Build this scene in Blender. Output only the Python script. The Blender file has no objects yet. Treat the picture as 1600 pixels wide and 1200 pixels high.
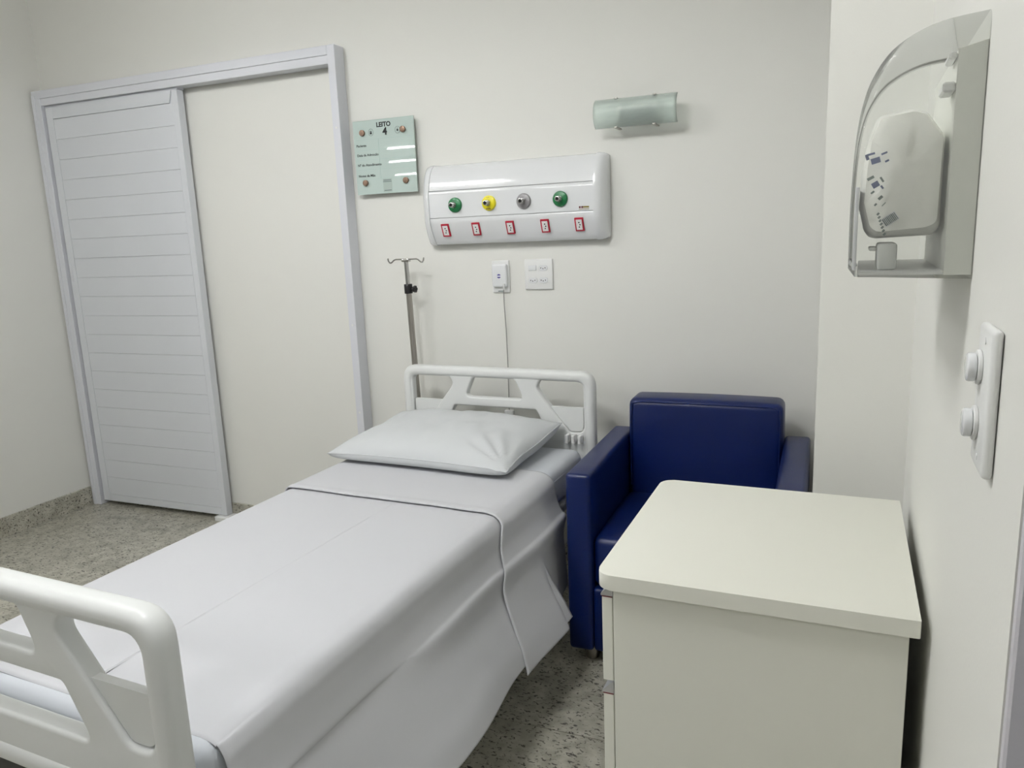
import bpy, bmesh, math, random
from mathutils import Vector, Matrix, noise
random.seed(4)
PI = math.pi
SC = bpy.context.scene
COL = SC.collection

# ------------------------------------------------------------------ camera
FPX = 1180.0
cam_d = bpy.data.cameras.new('camera')
cam = bpy.data.objects.new('camera', cam_d); COL.objects.link(cam)
cam_d.sensor_width = 36.0; cam_d.lens = FPX / 1600.0 * 36.0; cam_d.clip_start = 0.02
CR = Vector((0.92571122, 0.37608942, -0.04019307))
CU = Vector((-0.03647389, 0.19453415, 0.98021738))
CF = Vector((-0.37646831, 0.90593223, -0.19379989))
m = Matrix.Identity(4)
for i in range(3):
    m[i][0] = CR[i]; m[i][1] = CU[i]; m[i][2] = -CF[i]
m[0][3], m[1][3], m[2][3] = 0.0, -2.9, 1.386
cam.matrix_world = m
SC.camera = cam

# ------------------------------------------------------------------ world, exposure, lamp output
w = bpy.data.worlds.new('world'); SC.world = w; w.use_nodes = True
w.node_tree.nodes['Background'].inputs[0].default_value = (0, 0, 0, 1)
w.node_tree.nodes['Background'].inputs[1].default_value = 0.0
SC.view_settings.view_transform = 'Standard'
SC.view_settings.look = 'None'
SC.view_settings.gamma = 1.0
SC.view_settings.use_curve_mapping = False
SC.view_settings.exposure = 0.0
TUBE_E = 113.0                    # radiance of the tube itself
LIGHT = (1.0, 1.0, 0.995)
CEIL = 2.75
# x, y, number of tubes, tube spacing
LAMPS = [(-2.3, -1.75, 2, 0.20, 'square white ceiling lamp with bare tubes between the bed and the sliding door'),
         (-1.1, -2.25, 4, 0.15, 'square white ceiling lamp with bare tubes over the foot of the bed'),
         (-2.3, -4.3, 3, 0.18, 'square white ceiling lamp with bare tubes in the open ward beyond the bed'),
         (-5.0, -2.9, 4, 0.15, 'square white ceiling lamp with bare tubes beyond the end of the left wall'),
         (-5.7, -7.2, 1, 0.10, 'narrow white ceiling lamp with a single bare tube, mirrored in the glass bed sign'),
         (-6.7, -8.9, 1, 0.10, 'narrow white ceiling lamp with a single bare tube, mirrored in the glass bed sign'),
         (-8.0, -11.3, 1, 0.10, 'narrow white ceiling lamp with a single bare tube, mirrored in the glass bed sign')]

# ------------------------------------------------------------------ materials
def lin(c):
    return tuple((v/255/12.92 if v/255 <= 0.04045 else ((v/255+0.055)/1.055)**2.4) for v in c) + (1.0,)

def mat(name, rgb, rough=0.5, metal=0.0, var=0.03, scale=6.0, bump=0.0, bscale=40.0, spec=0.5, coat=0.0):
    mt = bpy.data.materials.new(name); mt.use_nodes = True
    nt = mt.node_tree; b = nt.nodes['Principled BSDF']
    b.inputs['Roughness'].default_value = rough; b.inputs['Metallic'].default_value = metal
    b.inputs['Specular IOR Level'].default_value = spec; b.inputs['Coat Weight'].default_value = coat
    tc = nt.nodes.new('ShaderNodeTexCoord')
    nz = nt.nodes.new('ShaderNodeTexNoise'); nz.inputs['Scale'].default_value = scale; nz.inputs['Detail'].default_value = 4
    nt.links.new(tc.outputs['Object'], nz.inputs['Vector'])
    rp = nt.nodes.new('ShaderNodeMix'); rp.data_type = 'RGBA'
    c = lin(rgb)
    rp.inputs[6].default_value = tuple(max(0, v*(1-var)) for v in c[:3]) + (1,)
    rp.inputs[7].default_value = tuple(min(1, v*(1+var)) for v in c[:3]) + (1,)
    nt.links.new(nz.outputs['Fac'], rp.inputs[0]); nt.links.new(rp.outputs[2], b.inputs['Base Color'])
    if bump > 0:
        n2 = nt.nodes.new('ShaderNodeTexNoise'); n2.inputs['Scale'].default_value = bscale; n2.inputs['Detail'].default_value = 5
        nt.links.new(tc.outputs['Object'], n2.inputs['Vector'])
        bp = nt.nodes.new('ShaderNodeBump'); bp.inputs['Strength'].default_value = bump; bp.inputs['Distance'].default_value = 0.01
        nt.links.new(n2.outputs['Fac'], bp.inputs['Height']); nt.links.new(bp.outputs['Normal'], b.inputs['Normal'])
    return mt

def granite(name, base, light, dark, rough=0.35):
    mt = bpy.data.materials.new(name); mt.use_nodes = True
    nt = mt.node_tree; b = nt.nodes['Principled BSDF']; b.inputs['Roughness'].default_value = rough
    tc = nt.nodes.new('ShaderNodeNewGeometry')
    def nz(s, d, w_=0.0):
        n = nt.nodes.new('ShaderNodeTexNoise'); n.inputs['Scale'].default_value = s; n.inputs['Detail'].default_value = d
        n.inputs['Distortion'].default_value = w_
        nt.links.new(tc.outputs['Position'], n.inputs['Vector']); return n
    def ramp(src, p0, p1):
        r = nt.nodes.new('ShaderNodeMapRange'); r.inputs[1].default_value = p0; r.inputs[2].default_value = p1
        nt.links.new(src, r.inputs[0]); return r.outputs[0]
    def mix(f, a, c2):
        x = nt.nodes.new('ShaderNodeMix'); x.data_type = 'RGBA'
        nt.links.new(f, x.inputs[0])
        if isinstance(a, tuple): x.inputs[6].default_value = a
        else: nt.links.new(a, x.inputs[6])
        x.inputs[7].default_value = c2
        return x.outputs[2]
    c = mix(ramp(nz(26, 6).outputs['Fac'], 0.35, 0.65), lin(base), lin(light))
    c = mix(ramp(nz(7, 4, 0.6).outputs['Fac'], 0.52, 0.75), c, tuple(0.8*v for v in lin(base)[:3]) + (1,))
    # elongated dark mineral flecks
    mp = nt.nodes.new('ShaderNodeMapping'); mp.inputs['Rotation'].default_value = (0.3, 0.2, 0.5); mp.inputs['Scale'].default_value = (75, 120, 120)
    nt.links.new(tc.outputs['Position'], mp.inputs['Vector'])
    n3 = nt.nodes.new('ShaderNodeTexNoise'); n3.inputs['Scale'].default_value = 1.0; n3.inputs['Detail'].default_value = 3; n3.inputs['Distortion'].default_value = 0.7
    nt.links.new(mp.outputs['Vector'], n3.inputs['Vector'])
    c = mix(ramp(n3.outputs['Fac'], 0.57, 0.64), c, lin(dark))
    nt.links.new(c, b.inputs['Base Color'])
    return mt

M = {}
M['wall'] = mat('wall_paint', (224, 224, 219), 0.6, var=0.012, scale=3, bump=0.03, bscale=220)
M['jamb'] = mat('jamb_paint', (196, 194, 200), 0.6, var=0.06, scale=14, bump=0.15, bscale=60)
M['ceiling'] = mat('ceiling_paint', (236, 235, 230), 0.8, var=0.01)
M['granite'] = granite('granite_floor', (160, 157, 144), (188, 186, 174), (78, 75, 68), 0.3)
M['grout'] = mat('grout', (110, 106, 96), 0.8)
M['aluminium'] = mat('white_aluminium', (214, 216, 222), 0.35, var=0.015, spec=0.5)
M['leaf'] = mat('leaf_aluminium', (213, 216, 221), 0.28, var=0.015)
M['plastic'] = mat('white_plastic', (226, 227, 226), 0.35, var=0.01)
M['plasticg'] = mat('gloss_white_plastic', (224, 226, 228), 0.12, var=0.008, coat=0.3)
M['bed'] = mat('bed_plastic', (220, 222, 221), 0.32, var=0.012)
M['frame'] = mat('bed_steel', (222, 222, 216), 0.35, var=0.02)
M['black'] = mat('black_plastic', (22, 22, 24), 0.45)
M['sheet'] = mat('cotton_sheet', (200, 201, 205), 0.85, var=0.012, scale=5, bump=0.12, bscale=7, spec=0.15)
M['pillowc'] = mat('pillow_cotton', (205, 208, 210), 0.85, var=0.012, scale=5, bump=0.18, bscale=9, spec=0.15)
M['fitted'] = mat('fitted_sheet', (202, 206, 212), 0.8, var=0.02, scale=6, bump=0.15, bscale=9, spec=0.2)
M['blue'] = mat('blue_leatherette', (4, 24, 76), 0.36, var=0.08, scale=3, bump=0.06, bscale=320, spec=0.4)
M['chrome'] = mat('chrome', (200, 200, 198), 0.2, 1.0, var=0.03)
M['satin'] = mat('satin_steel', (176, 172, 166), 0.35, 1.0, var=0.05)
M['bronze'] = mat('bronze_bolt', (136, 112, 96), 0.4, 0.6, var=0.05)
M['laminate'] = mat('white_laminate', (226, 226, 216), 0.42, var=0.012, scale=4)
M['steel_pull'] = mat('aluminium_pull', (196, 198, 202), 0.3, 0.8)
M['green'] = mat('green_plastic', (24, 110, 62), 0.35)
M['yellow'] = mat('yellow_plastic', (232, 220, 32), 0.35)
M['grey'] = mat('grey_plastic', (142, 140, 142), 0.35)
M['red'] = mat('red_plastic', (170, 22, 48), 0.4)
M['ink'] = mat('black_ink', (26, 30, 32), 0.6)
M['ink_g'] = mat('grey_ink', (104, 118, 116), 0.6)
M['ink_l'] = mat('pale_line', (170, 196, 190), 0.6)
M['ink_b'] = mat('blue_ink', (84, 96, 138), 0.6)
M['violet'] = mat('violet_ink', (64, 54, 140), 0.5)
M['olive'] = mat('olive_ink', (128, 112, 40), 0.5)
M['maroon'] = mat('maroon_ink', (92, 20, 30), 0.5)
M['sticker'] = mat('grey_sticker', (168, 182, 176), 0.5)
M['hole_disc'] = mat('dark_hole_shade', (16, 16, 16), 0.8)  # near-black for socket and outlet holes: dark interior plus painted recess shade
M['cord'] = mat('cord_grey', (150, 150, 146), 0.5)
M['signback'] = mat('sign_glass', (188, 203, 198), 0.012, var=0.015, spec=0.3)
M['edgeglass'] = mat('sign_glass_edge', (120, 160, 150), 0.1)
M['film'] = mat('wrap_film', (240, 240, 234), 0.25, var=0.03, scale=20, bump=0.25, bscale=28)
M['holder'] = mat('lamp_holder_grey', (52, 54, 50), 0.5)
M['tray'] = mat('tray_plastic', (238, 239, 232), 0.4)
M['pale'] = mat('pale_grey_plastic', (206, 208, 204), 0.4)
M['band'] = mat('pale_band', (226, 227, 232), 0.4)

def emis(name, col, s):
    mt = bpy.data.materials.new(name); mt.use_nodes = True
    b = mt.node_tree.nodes['Principled BSDF']
    b.inputs['Emission Color'].default_value = col; b.inputs['Emission Strength'].default_value = s
    return mt
M['tube'] = emis('lamp_tube', LIGHT + (1,), TUBE_E)

def clear(name, tint, diff, amount, rough):
    """clear sheet plastic or frosted glass: transparent + some translucent scatter + gloss"""
    mt = bpy.data.materials.new(name); mt.use_nodes = True
    nt = mt.node_tree; nt.nodes.remove(nt.nodes['Principled BSDF'])
    out = nt.nodes['Material Output']
    tr = nt.nodes.new('ShaderNodeBsdfTransparent'); tr.inputs[0].default_value = lin(tint)
    tl = nt.nodes.new('ShaderNodeBsdfTranslucent'); tl.inputs[0].default_value = lin(diff)
    df = nt.nodes.new('ShaderNodeBsdfDiffuse'); df.inputs[0].default_value = lin(diff)
    gl = nt.nodes.new('ShaderNodeBsdfGlossy'); gl.inputs['Roughness'].default_value = rough
    nz = nt.nodes.new('ShaderNodeTexNoise'); nz.inputs['Scale'].default_value = 9
    mr = nt.nodes.new('ShaderNodeMapRange'); mr.inputs[3].default_value = amount*0.9; mr.inputs[4].default_value = amount*1.1
    nt.links.new(nz.outputs['Fac'], mr.inputs[0])
    a = nt.nodes.new('ShaderNodeMixShader'); a.inputs[0].default_value = 0.72
    nt.links.new(tl.outputs[0], a.inputs[1]); nt.links.new(df.outputs[0], a.inputs[2])
    b = nt.nodes.new('ShaderNodeMixShader'); nt.links.new(mr.outputs[0], b.inputs[0])
    nt.links.new(tr.outputs[0], b.inputs[1]); nt.links.new(a.outputs[0], b.inputs[2])
    fr = nt.nodes.new('ShaderNodeFresnel'); fr.inputs[0].default_value = 1.25
    c = nt.nodes.new('ShaderNodeMixShader'); nt.links.new(fr.outputs[0], c.inputs[0])
    nt.links.new(b.outputs[0], c.inputs[1]); nt.links.new(gl.outputs[0], c.inputs[2])
    nt.links.new(c.outputs[0], out.inputs[0])
    return mt
M['cover'] = clear('clear_cover', (254, 255, 254), (248, 249, 246), 0.17, 0.05)
M['frost'] = clear('frosted_glass', (248, 253, 251), (228, 239, 234), 0.38, 0.3)

# ------------------------------------------------------------------ helpers
def tag(o, label, cat, group=None):
    o['label'] = label; o['category'] = cat
    if group: o['group'] = group
    return o

def thing(name, label, cat, loc=(0, 0, 0), rz=0.0, group=None):
    o = bpy.data.objects.new(name, None); COL.objects.link(o)
    o.empty_display_size = 0.05
    o.location = loc; o.rotation_euler = (0, 0, rz)
    return tag(o, label, cat, group)

def wmat(o):
    mm = Matrix.Translation(o.location) @ o.rotation_euler.to_matrix().to_4x4()
    return wmat(o.parent) @ mm if o.parent else mm

def obj(name, bm, mt, parent=None, local=False, smooth=35):
    """one mesh object; bm in world coordinates unless local"""
    if parent and not local:
        bmesh.ops.transform(bm, matrix=wmat(parent).inverted(), verts=bm.verts)
    bmesh.ops.recalc_face_normals(bm, faces=bm.faces)
    me = bpy.data.meshes.new(name); bm.to_mesh(me); bm.free()
    me.materials.append(M[mt] if isinstance(mt, str) else mt)
    if smooth and len(me.polygons):
        me.shade_smooth(); me.set_sharp_from_angle(angle=math.radians(smooth))
    o = bpy.data.objects.new(name, me); COL.objects.link(o)
    if parent: o.parent = parent
    return o

def struct(name, bm, mt, **k):
    o = obj(name, bm, mt, **k); o['kind'] = 'structure'; return o

def merge(bm, t):
    me = bpy.data.meshes.new('t'); t.to_mesh(me); t.free(); bm.from_mesh(me); bpy.data.meshes.remove(me)

def rbox(lo, hi, r=0.0, seg=2, bm=None, mtx=None):
    t = bmesh.new(); bmesh.ops.create_cube(t, size=1)
    c = [(a+b)/2 for a, b in zip(lo, hi)]; s = [abs(b-a) for a, b in zip(lo, hi)]
    for v in t.verts: v.co = Vector([c[i] + v.co[i]*s[i] for i in range(3)])
    if r > 0: bmesh.ops.bevel(t, geom=t.edges[:], offset=min(r, min(s)*0.49), segments=seg, profile=0.5, affect='EDGES')
    if mtx is not None: bmesh.ops.transform(t, matrix=mtx, verts=t.verts)
    bm = bm or bmesh.new(); merge(bm, t); return bm

def cyl(p0, p1, r0, r1=None, n=20, bm=None, bev=0.0):
    p0 = Vector(p0); p1 = Vector(p1); r1 = r0 if r1 is None else r1
    t = bmesh.new(); d = p1-p0
    bmesh.ops.create_cone(t, cap_ends=True, segments=n, radius1=r0, radius2=r1, depth=d.length)
    if bev > 0:
        es = [e for e in t.edges if any(len(f.verts) > 4 for f in e.link_faces)]
        bmesh.ops.bevel(t, geom=es, offset=bev, segments=2, profile=0.5, affect='EDGES')
    q = d.to_track_quat('Z', 'Y').to_matrix().to_4x4()
    bmesh.ops.transform(t, matrix=Matrix.Translation((p0+p1)/2) @ q, verts=t.verts)
    bm = bm or bmesh.new(); merge(bm, t); return bm

def tube(pts, r, n=10, bm=None):
    bm = bm or bmesh.new(); pts = [Vector(p) for p in pts]; rings = []
    up = Vector((0.13, 0.31, 0.94)).normalized()
    for i, p in enumerate(pts):
        d = (pts[min(i+1, len(pts)-1)] - pts[max(i-1, 0)]).normalized()
        a = d.cross(up)
        if a.length < 1e-3: a = d.cross(Vector((1, 0, 0)))
        a.normalize(); b = d.cross(a)
        rings.append([bm.verts.new(p + r*(math.cos(2*PI*k/n)*a + math.sin(2*PI*k/n)*b)) for k in range(n)])
    for i in range(len(rings)-1):
        for k in range(n):
            bm.faces.new((rings[i][k], rings[i][(k+1) % n], rings[i+1][(k+1) % n], rings[i+1][k]))
    bm.faces.new(rings[0]); bm.faces.new(rings[-1]); return bm

def prism(poly, f0, f1, bm=None):
    """poly: list of 2D points; f0/f1 map a 2D point to the two end positions"""
    bm = bm or bmesh.new()
    a = [bm.verts.new(f0(p)) for p in poly]; b = [bm.verts.new(f1(p)) for p in poly]; n = len(poly)
    bm.faces.new(a); bm.faces.new(b[::-1])
    for i in range(n): bm.faces.new((a[i], a[(i+1) % n], b[(i+1) % n], b[i]))
    return bm

def rpoly(pts, r, seg=6):
    """round the corners of a 2D polygon; r a number or one radius for each corner"""
    out = []; n = len(pts)
    for i in range(n):
        rr = r[i] if isinstance(r, (list, tuple)) else r
        p = Vector(pts[i]); a = (Vector(pts[i-1])-p); b = (Vector(pts[(i+1) % n])-p)
        la, lb = a.length, b.length; a.normalize(); b.normalize()
        ang = a.angle(b)
        if rr <= 0 or ang > 3.1: out.append(tuple(p)); continue
        d = min(rr/math.tan(ang/2), la*0.49, lb*0.49)
        s, e = p+a*d, p+b*d
        for k in range(seg+1):
            t = k/seg
            out.append(tuple((1-t)**2*s + 2*t*(1-t)*p + t*t*e))
    return out

def holed(outer, holes, thick, bevel, res=3):
    """2D outline with holes (x, z), extruded around y = 0 with rounded edges; returns a bmesh"""
    cu = bpy.data.curves.new('c', 'CURVE'); cu.dimensions = '2D'; cu.fill_mode = 'BOTH'
    cu.extrude = thick/2-bevel; cu.bevel_depth = bevel; cu.bevel_resolution = res; cu.offset = -bevel
    for pl in [outer]+holes:
        sp = cu.splines.new('POLY'); sp.points.add(len(pl)-1); sp.use_cyclic_u = True
        for q, p in zip(sp.points, pl): q.co = (p[0], p[1], 0, 1)
    o = bpy.data.objects.new('c', cu); me = bpy.data.meshes.new_from_object(o)
    bm = bmesh.new(); bm.from_mesh(me); bpy.data.meshes.remove(me); bpy.data.objects.remove(o); bpy.data.curves.remove(cu)
    bmesh.ops.remove_doubles(bm, verts=bm.verts, dist=1e-5)
    bmesh.ops.transform(bm, matrix=Matrix.Rotation(PI/2, 4, 'X'), verts=bm.verts)
    return bm

def text_bm(s, size, loc, thick=0.0004, bold=0.0, align='LEFT'):
    """lettering in the x-z plane facing -y, baseline start at loc"""
    cu = bpy.data.curves.new('t', 'FONT'); cu.body = s; cu.size = size; cu.extrude = thick; cu.offset = bold; cu.align_x = align
    cu.resolution_u = 3
    o = bpy.data.objects.new('t', cu); me = bpy.data.meshes.new_from_object(o)
    bm = bmesh.new(); bm.from_mesh(me); bpy.data.meshes.remove(me); bpy.data.objects.remove(o); bpy.data.curves.remove(cu)
    bmesh.ops.transform(bm, matrix=Matrix.Translation(loc) @ Matrix.Rotation(PI/2, 4, 'X'), verts=bm.verts)
    return bm

def grid(nu, nv, fn):
    bm = bmesh.new()
    V = [[bm.verts.new(fn(i/nu, j/nv)) for j in range(nv+1)] for i in range(nu+1)]
    for i in range(nu):
        for j in range(nv): bm.faces.new((V[i][j], V[i+1][j], V[i+1][j+1], V[i][j+1]))
    return bm

# ------------------------------------------------------------------ room shell
XL = -3.76                     # left wall face
WX, WY = -9.0, -12.6           # far ends of the open ward
RT = math.radians(-2.0)        # the right wall runs a little off square
def RW(y): return 0.143 + 0.0349*(y+2.136)     # right wall face
YC = -1.153                    # face of the pier beside the armchair
YJ = -2.289                    # edge of the doorway in the right wall

struct('floor', rbox((WX, WY, -0.15), (1.0, 0.15, -0.003)), 'grout', smooth=0)
floor = bpy.data.objects['floor']
def clip(poly, a, b, side):
    """keep the part of a polygon on one side of the line a-b"""
    out = []; n = len(poly)
    def d(p): return ((b[0]-a[0])*(p[1]-a[1]) - (b[1]-a[1])*(p[0]-a[0]))*side
    for i in range(n):
        p, q = poly[i], poly[(i+1) % n]; dp, dq = d(p), d(q)
        if dp >= 0: out.append(p)
        if dp*dq < 0:
            t = dp/(dp-dq); out.append((p[0]+t*(q[0]-p[0]), p[1]+t*(q[1]-p[1])))
    return out
PX, PY, G = 1.12, 1.2, 0.0012
xs = [WX]; x = XL - 3*PX
while x < 1.0:
    if x > WX + 0.1: xs.append(x)
    x += PX
xs.append(1.0)
ys = [0.1 - PY*k for k in range(11)] + [WY]
ys[0] = 0.0
seam = ((-3.76, -0.295), (-3.36, 0.0))
for i in range(len(xs)-1):
    for j in range(len(ys)-1):
        x0, x1, y1, y0 = xs[i]+G, xs[i+1]-G, ys[j]-G, ys[j+1]+G
        q = [(x0, y0), (x1, y0), (x1, y1), (x0, y1)]
        pcs = [q]
        if x0 < -3.5 < x1 and j == 0 and x0 > -4: 
            nn = Vector((-0.295, -0.4)).normalized()*0.0012
            pcs = [clip(q, seam[0], seam[1], 1), clip(q, (seam[0][0], seam[0][1]-0.003), (seam[1][0], seam[1][1]-0.003), -1)]
        for pc in pcs:
            if len(pc) > 2:
                obj('slab', prism(pc, lambda p: (p[0], p[1], 0.0), lambda p: (p[0], p[1], -0.0029)), 'granite', floor, smooth=0)

struct('ceiling', rbox((WX, WY, CEIL), (1.0, 0.15, CEIL+0.1)), 'ceiling', smooth=0)
struct('wall_back', rbox((XL-0.1, 0.0, 0), (1.0, 0.12, CEIL)), 'wall', smooth=0)
struct('wall_left', rbox((XL-0.14, -1.3, 0), (XL, 0.0, CEIL)), 'wall', smooth=0)
struct('wall_ward_side', rbox((WX-0.1, WY, 0), (WX, -1.3, CEIL)), 'wall', smooth=0)
struct('wall_ward_return', rbox((WX, -1.3, 0), (XL-0.14, -1.2, CEIL)), 'wall', smooth=0)
struct('wall_ward_end', rbox((WX-0.1, WY-0.1, 0), (1.0, WY, CEIL)), 'wall', smooth=0)
def wedge(y0, y1, back=0.9, z1=CEIL):
    return prism([(RW(y0), y0), (RW(y1), y1), (back, y1), (back, y0)], lambda p: (p[0], p[1], 0), lambda p: (p[0], p[1], z1))
struct('wall_right', wedge(YJ, YC), 'wall', smooth=0)
# pier: front face square to the right wall, left face running back to the back wall
xa = -0.005
struct('wall_pier', prism([(xa, YC+0.006), (RW(YC)+0.4, YC-0.014), (RW(YC)+0.6, 0.05), (xa+0.0349*1.153, 0.05)],
       lambda p: (p[0], p[1], 0), lambda p: (p[0], p[1], CEIL)), 'wall', smooth=0)
# doorway in the right wall beside the camera: jamb, door leaf, then the wall goes on
struct('trim_1', rbox((RW(YJ)+0.001, YJ-0.012, 0), (0.42, YJ, 2.2), 0.002, 1), 'jamb')
d2 = struct('door_2', rbox((0.30, -3.22, 0.004), (0.34, YJ-0.012, 2.12), 0.003, 1), 'leaf')
obj('handle', tube([(0.30, -2.45, 1.02), (0.255, -2.45, 1.02), (0.25, -2.47, 1.02), (0.25, -2.57, 1.02)], 0.009), 'satin', d2)
obj('lever_plate', rbox((0.296, -2.475, 0.93), (0.301, -2.425, 1.12), 0.002, 1), 'satin', d2)
struct('wall_right_lintel', prism([(RW(YJ)+0.002, YJ), (RW(-3.22), -3.22), (0.9, -3.22), (0.9, YJ)], lambda p: (p[0], p[1], 2.2), lambda p: (p[0], p[1], CEIL)), 'wall', smooth=0)
struct('wall_right_near', wedge(WY, -3.22), 'wall', smooth=0)

def baseboard(name, segs):
    root = bpy.data.objects.new(name, None); COL.objects.link(root); root['kind'] = 'structure'
    for lo, hi in segs: obj('granite_strip', rbox(lo, hi, 0.0015, 1), 'granite', root)
    return root
BT = 0.012
baseboard('baseboard_left', [((XL, -0.555, 0), (XL+BT, -0.071, 0.102)), ((XL, -1.3, 0), (XL+BT, -0.557, 0.102))])
baseboard('baseboard_back', [((-3.68, -BT, 0), (-2.51, 0, 0.078)), ((-2.508, -BT, 0), (-1.952, 0, 0.078)),
                             ((-1.913, -BT, 0), (-0.9, 0, 0.078)), ((-0.898, -BT, 0), (0.025, 0, 0.078))])
# ------------------------------------------------------------------ sliding door on the back wall
door = bpy.data.objects.new('door_1', None); COL.objects.link(door); door['kind'] = 'structure'; door.location = (-2.83, 0, 0)
FX0, FX1, FY, FZ = -3.745, -1.914, -0.07, 2.191
j = obj('jamb', rbox((FX0, FY, 0), (-3.688, 0, 2.1528), 0.0015, 1), 'aluminium', door)
obj('cover_strip', rbox((FX0+0.001, FY-0.004, 0), (FX0+0.022, FY, FZ-0.02), 0.001, 1), 'aluminium', j)
j = obj('jamb', rbox((-1.951, FY, 0), (FX1, 0, FZ), 0.0015, 1), 'aluminium', door)
for z in (1.86, 1.02, 0.62): obj('screw_cap', cyl((-1.932, FY, z), (-1.932, FY-0.002, z), 0.005, n=10), 'plastic', j)
h = obj('header', rbox((FX0, FY, 2.153), (-1.9512, 0, FZ), 0.0015, 1), 'aluminium', door)
obj('header_fascia', rbox((-3.688, FY+0.003, 2.118), (-1.9512, -0.004, 2.1522), 0.001, 1), 'aluminium', h)
obj('top_track', rbox((-3.688, -0.050, 2.1095), (-2.80, -0.012, 2.1178)), 'aluminium', h, smooth=0)
leaf = obj('door_leaf', rbox((-3.668, -0.052, 0.030), (-2.800, -0.030, 2.104)), 'leaf', door, smooth=0)
LF = -0.060
lx0, lx1, lz0, lz1 = -3.672, -2.797, 0.027, 2.107
SW = 0.046
obj('stile', rbox((lx0, LF, lz0), (lx0+SW, -0.028, lz1), 0.001, 1), 'leaf', leaf)
obj('stile', rbox((lx1-SW+0.012, LF, lz0), (lx1, -0.020, lz1), 0.001, 1), 'leaf', leaf)
obj('top_rail', prism([(lx0+SW+0.0008, lz1), (lx1-SW+0.0112, lz1), (lx1-SW-0.008, 2.0515), (lx0+SW+0.0008, 2.0515)], lambda p: (p[0], LF, p[1]), lambda p: (p[0], -0.03, p[1])), 'leaf', leaf)
obj('bottom_rail', rbox((lx0+SW+0.0008, LF, lz0), (lx1-SW+0.0112, -0.03, 0.0645), 0.0008, 1), 'leaf', leaf)
pitch = (2.050-0.066)/20
sl = None
for k in range(20):
    z0 = 0.066 + k*pitch
    if sl is None:
        sl = obj('slat', rbox((lx0+SW+0.001, LF+0.0012, 0), (lx1-SW+0.011, -0.035, pitch-0.0010), 0.0008, 1), 'leaf', leaf)
        sl.location = (0, 0, z0)
    else:
        s2 = sl.copy(); COL.objects.link(s2); s2.parent = leaf; s2.location = (0, 0, z0)
pl = obj('pull_recess', rbox((-3.667, LF-0.002, 1.232), (-3.650, LF+0.001, 1.325), 0.004, 2), 'aluminium', leaf)
obj('floor_guide', rbox((-2.86, -0.085, 0), (-2.775, -0.012, 0.024), 0.003, 1), 'plastic', door)
obj('floor_guide_roller', rbox((-2.773, -0.06, 0), (-2.73, -0.018, 0.018), 0.003, 1), 'black', door)

# ------------------------------------------------------------------ ceiling lamps (out of the picture, they light it)
def ceiling_lamp(x, y, nt_, gap, lab):
    t = thing('ceiling_lamp_offscreen', lab, 'lamp', (x, y, CEIL), 0, 'ceiling lamps of the ward')
    hy = (nt_-1)*gap/2 + 0.095
    obj('housing', rbox((x-0.32, y-hy, CEIL-0.035), (x+0.32, y+hy, CEIL-0.0), 0.004, 1), 'plastic', t)
    for k in range(nt_):
        yy = y - (nt_-1)*gap/2 + gap*k
        obj('tube_offscreen', cyl((x-0.29, yy, CEIL-0.052), (x+0.29, yy, CEIL-0.052), 0.013, n=12), 'tube', t)
    for k in range(nt_-1):
        yy = y - (nt_-2)*gap/2 + gap*k
        obj('louvre', rbox((x-0.30, yy-0.002, CEIL-0.075), (x+0.30, yy+0.002, CEIL-0.035)), 'plastic', t, smooth=0)
for x, y, n_, g_, lab in LAMPS: ceiling_lamp(x, y, n_, g_, lab)

# ------------------------------------------------------------------ hospital bed
BR = math.radians(-2.6)
bed = thing('hospital_bed', 'white hospital bed with cut-out plastic headboard and footboard beside the blue armchair', 'bed', (-1.195, -0.2, 0), BR)
HW, HT = 0.42, 0.873
def board(name, y, zb):
    outer = rpoly([(-HW, zb), (HW, zb), (HW, HT), (-HW, HT)], [0.03, 0.03, 0.062, 0.062], 8)
    inner = rpoly([(-HW+0.042, zb+0.044), (HW-0.042, zb+0.044), (HW-0.042, HT-0.042), (-HW+0.042, HT-0.042)], [0.02, 0.02, 0.03, 0.03], 6)
    side = lambda s: rpoly([(s*p[0], p[1]) for p in [(-0.376, 0.833), (-0.196, 0.833), (-0.184, 0.800), (-0.318, 0.634), (-0.376, 0.634)]], [0.026, 0.024, 0.024, 0.03, 0.035], 7)
    mid = rpoly([(-0.092, 0.833), (0.092, 0.833), (0.130, 0.752), (-0.130, 0.752)], [0.022, 0.022, 0.018, 0.018], 6)
    low = rpoly([(-0.180, 0.714), (0.180, 0.714), (0.232, 0.618), (-0.232, 0.618)], [0.016, 0.016, 0.016, 0.016], 6)
    hs = [side(1), side(-1), mid, low]
    web = rpoly([(-HW+0.014, zb+0.014), (HW-0.014, zb+0.014), (HW-0.014, HT-0.014), (-HW+0.014, HT-0.014)], [0.02, 0.02, 0.05, 0.05], 8)
    b = holed(web, hs, 0.036, 0.008)
    bmesh.ops.translate(b, verts=b.verts, vec=(0, y, 0))
    o = obj(name, b, 'bed', bed, local=True, smooth=50)
    r = holed(outer, [inner], 0.050, 0.019, 5)
    bmesh.ops.translate(r, verts=r.verts, vec=(0, y, 0))
    obj('rim', r, 'bed', o, local=True, smooth=60)
    for s in (1, -1):
        pf = [(s*-0.372, 0.730), (s*-0.240, 0.730), (s*-0.318, 0.638), (s*-0.372, 0.638)]
        f = prism(rpoly(pf, [0.001, 0.001, 0.02, 0.03], 6), lambda p: (p[0], y-0.008, p[1]), lambda p: (p[0], y+0.008, p[1]))
        obj('pocket_panel', f, 'bed', o, local=True, smooth=40)
    return o
board('headboard', -0.0, 0.40)
board('footboard', -1.946, 0.515)
fr = bmesh.new()
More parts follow.
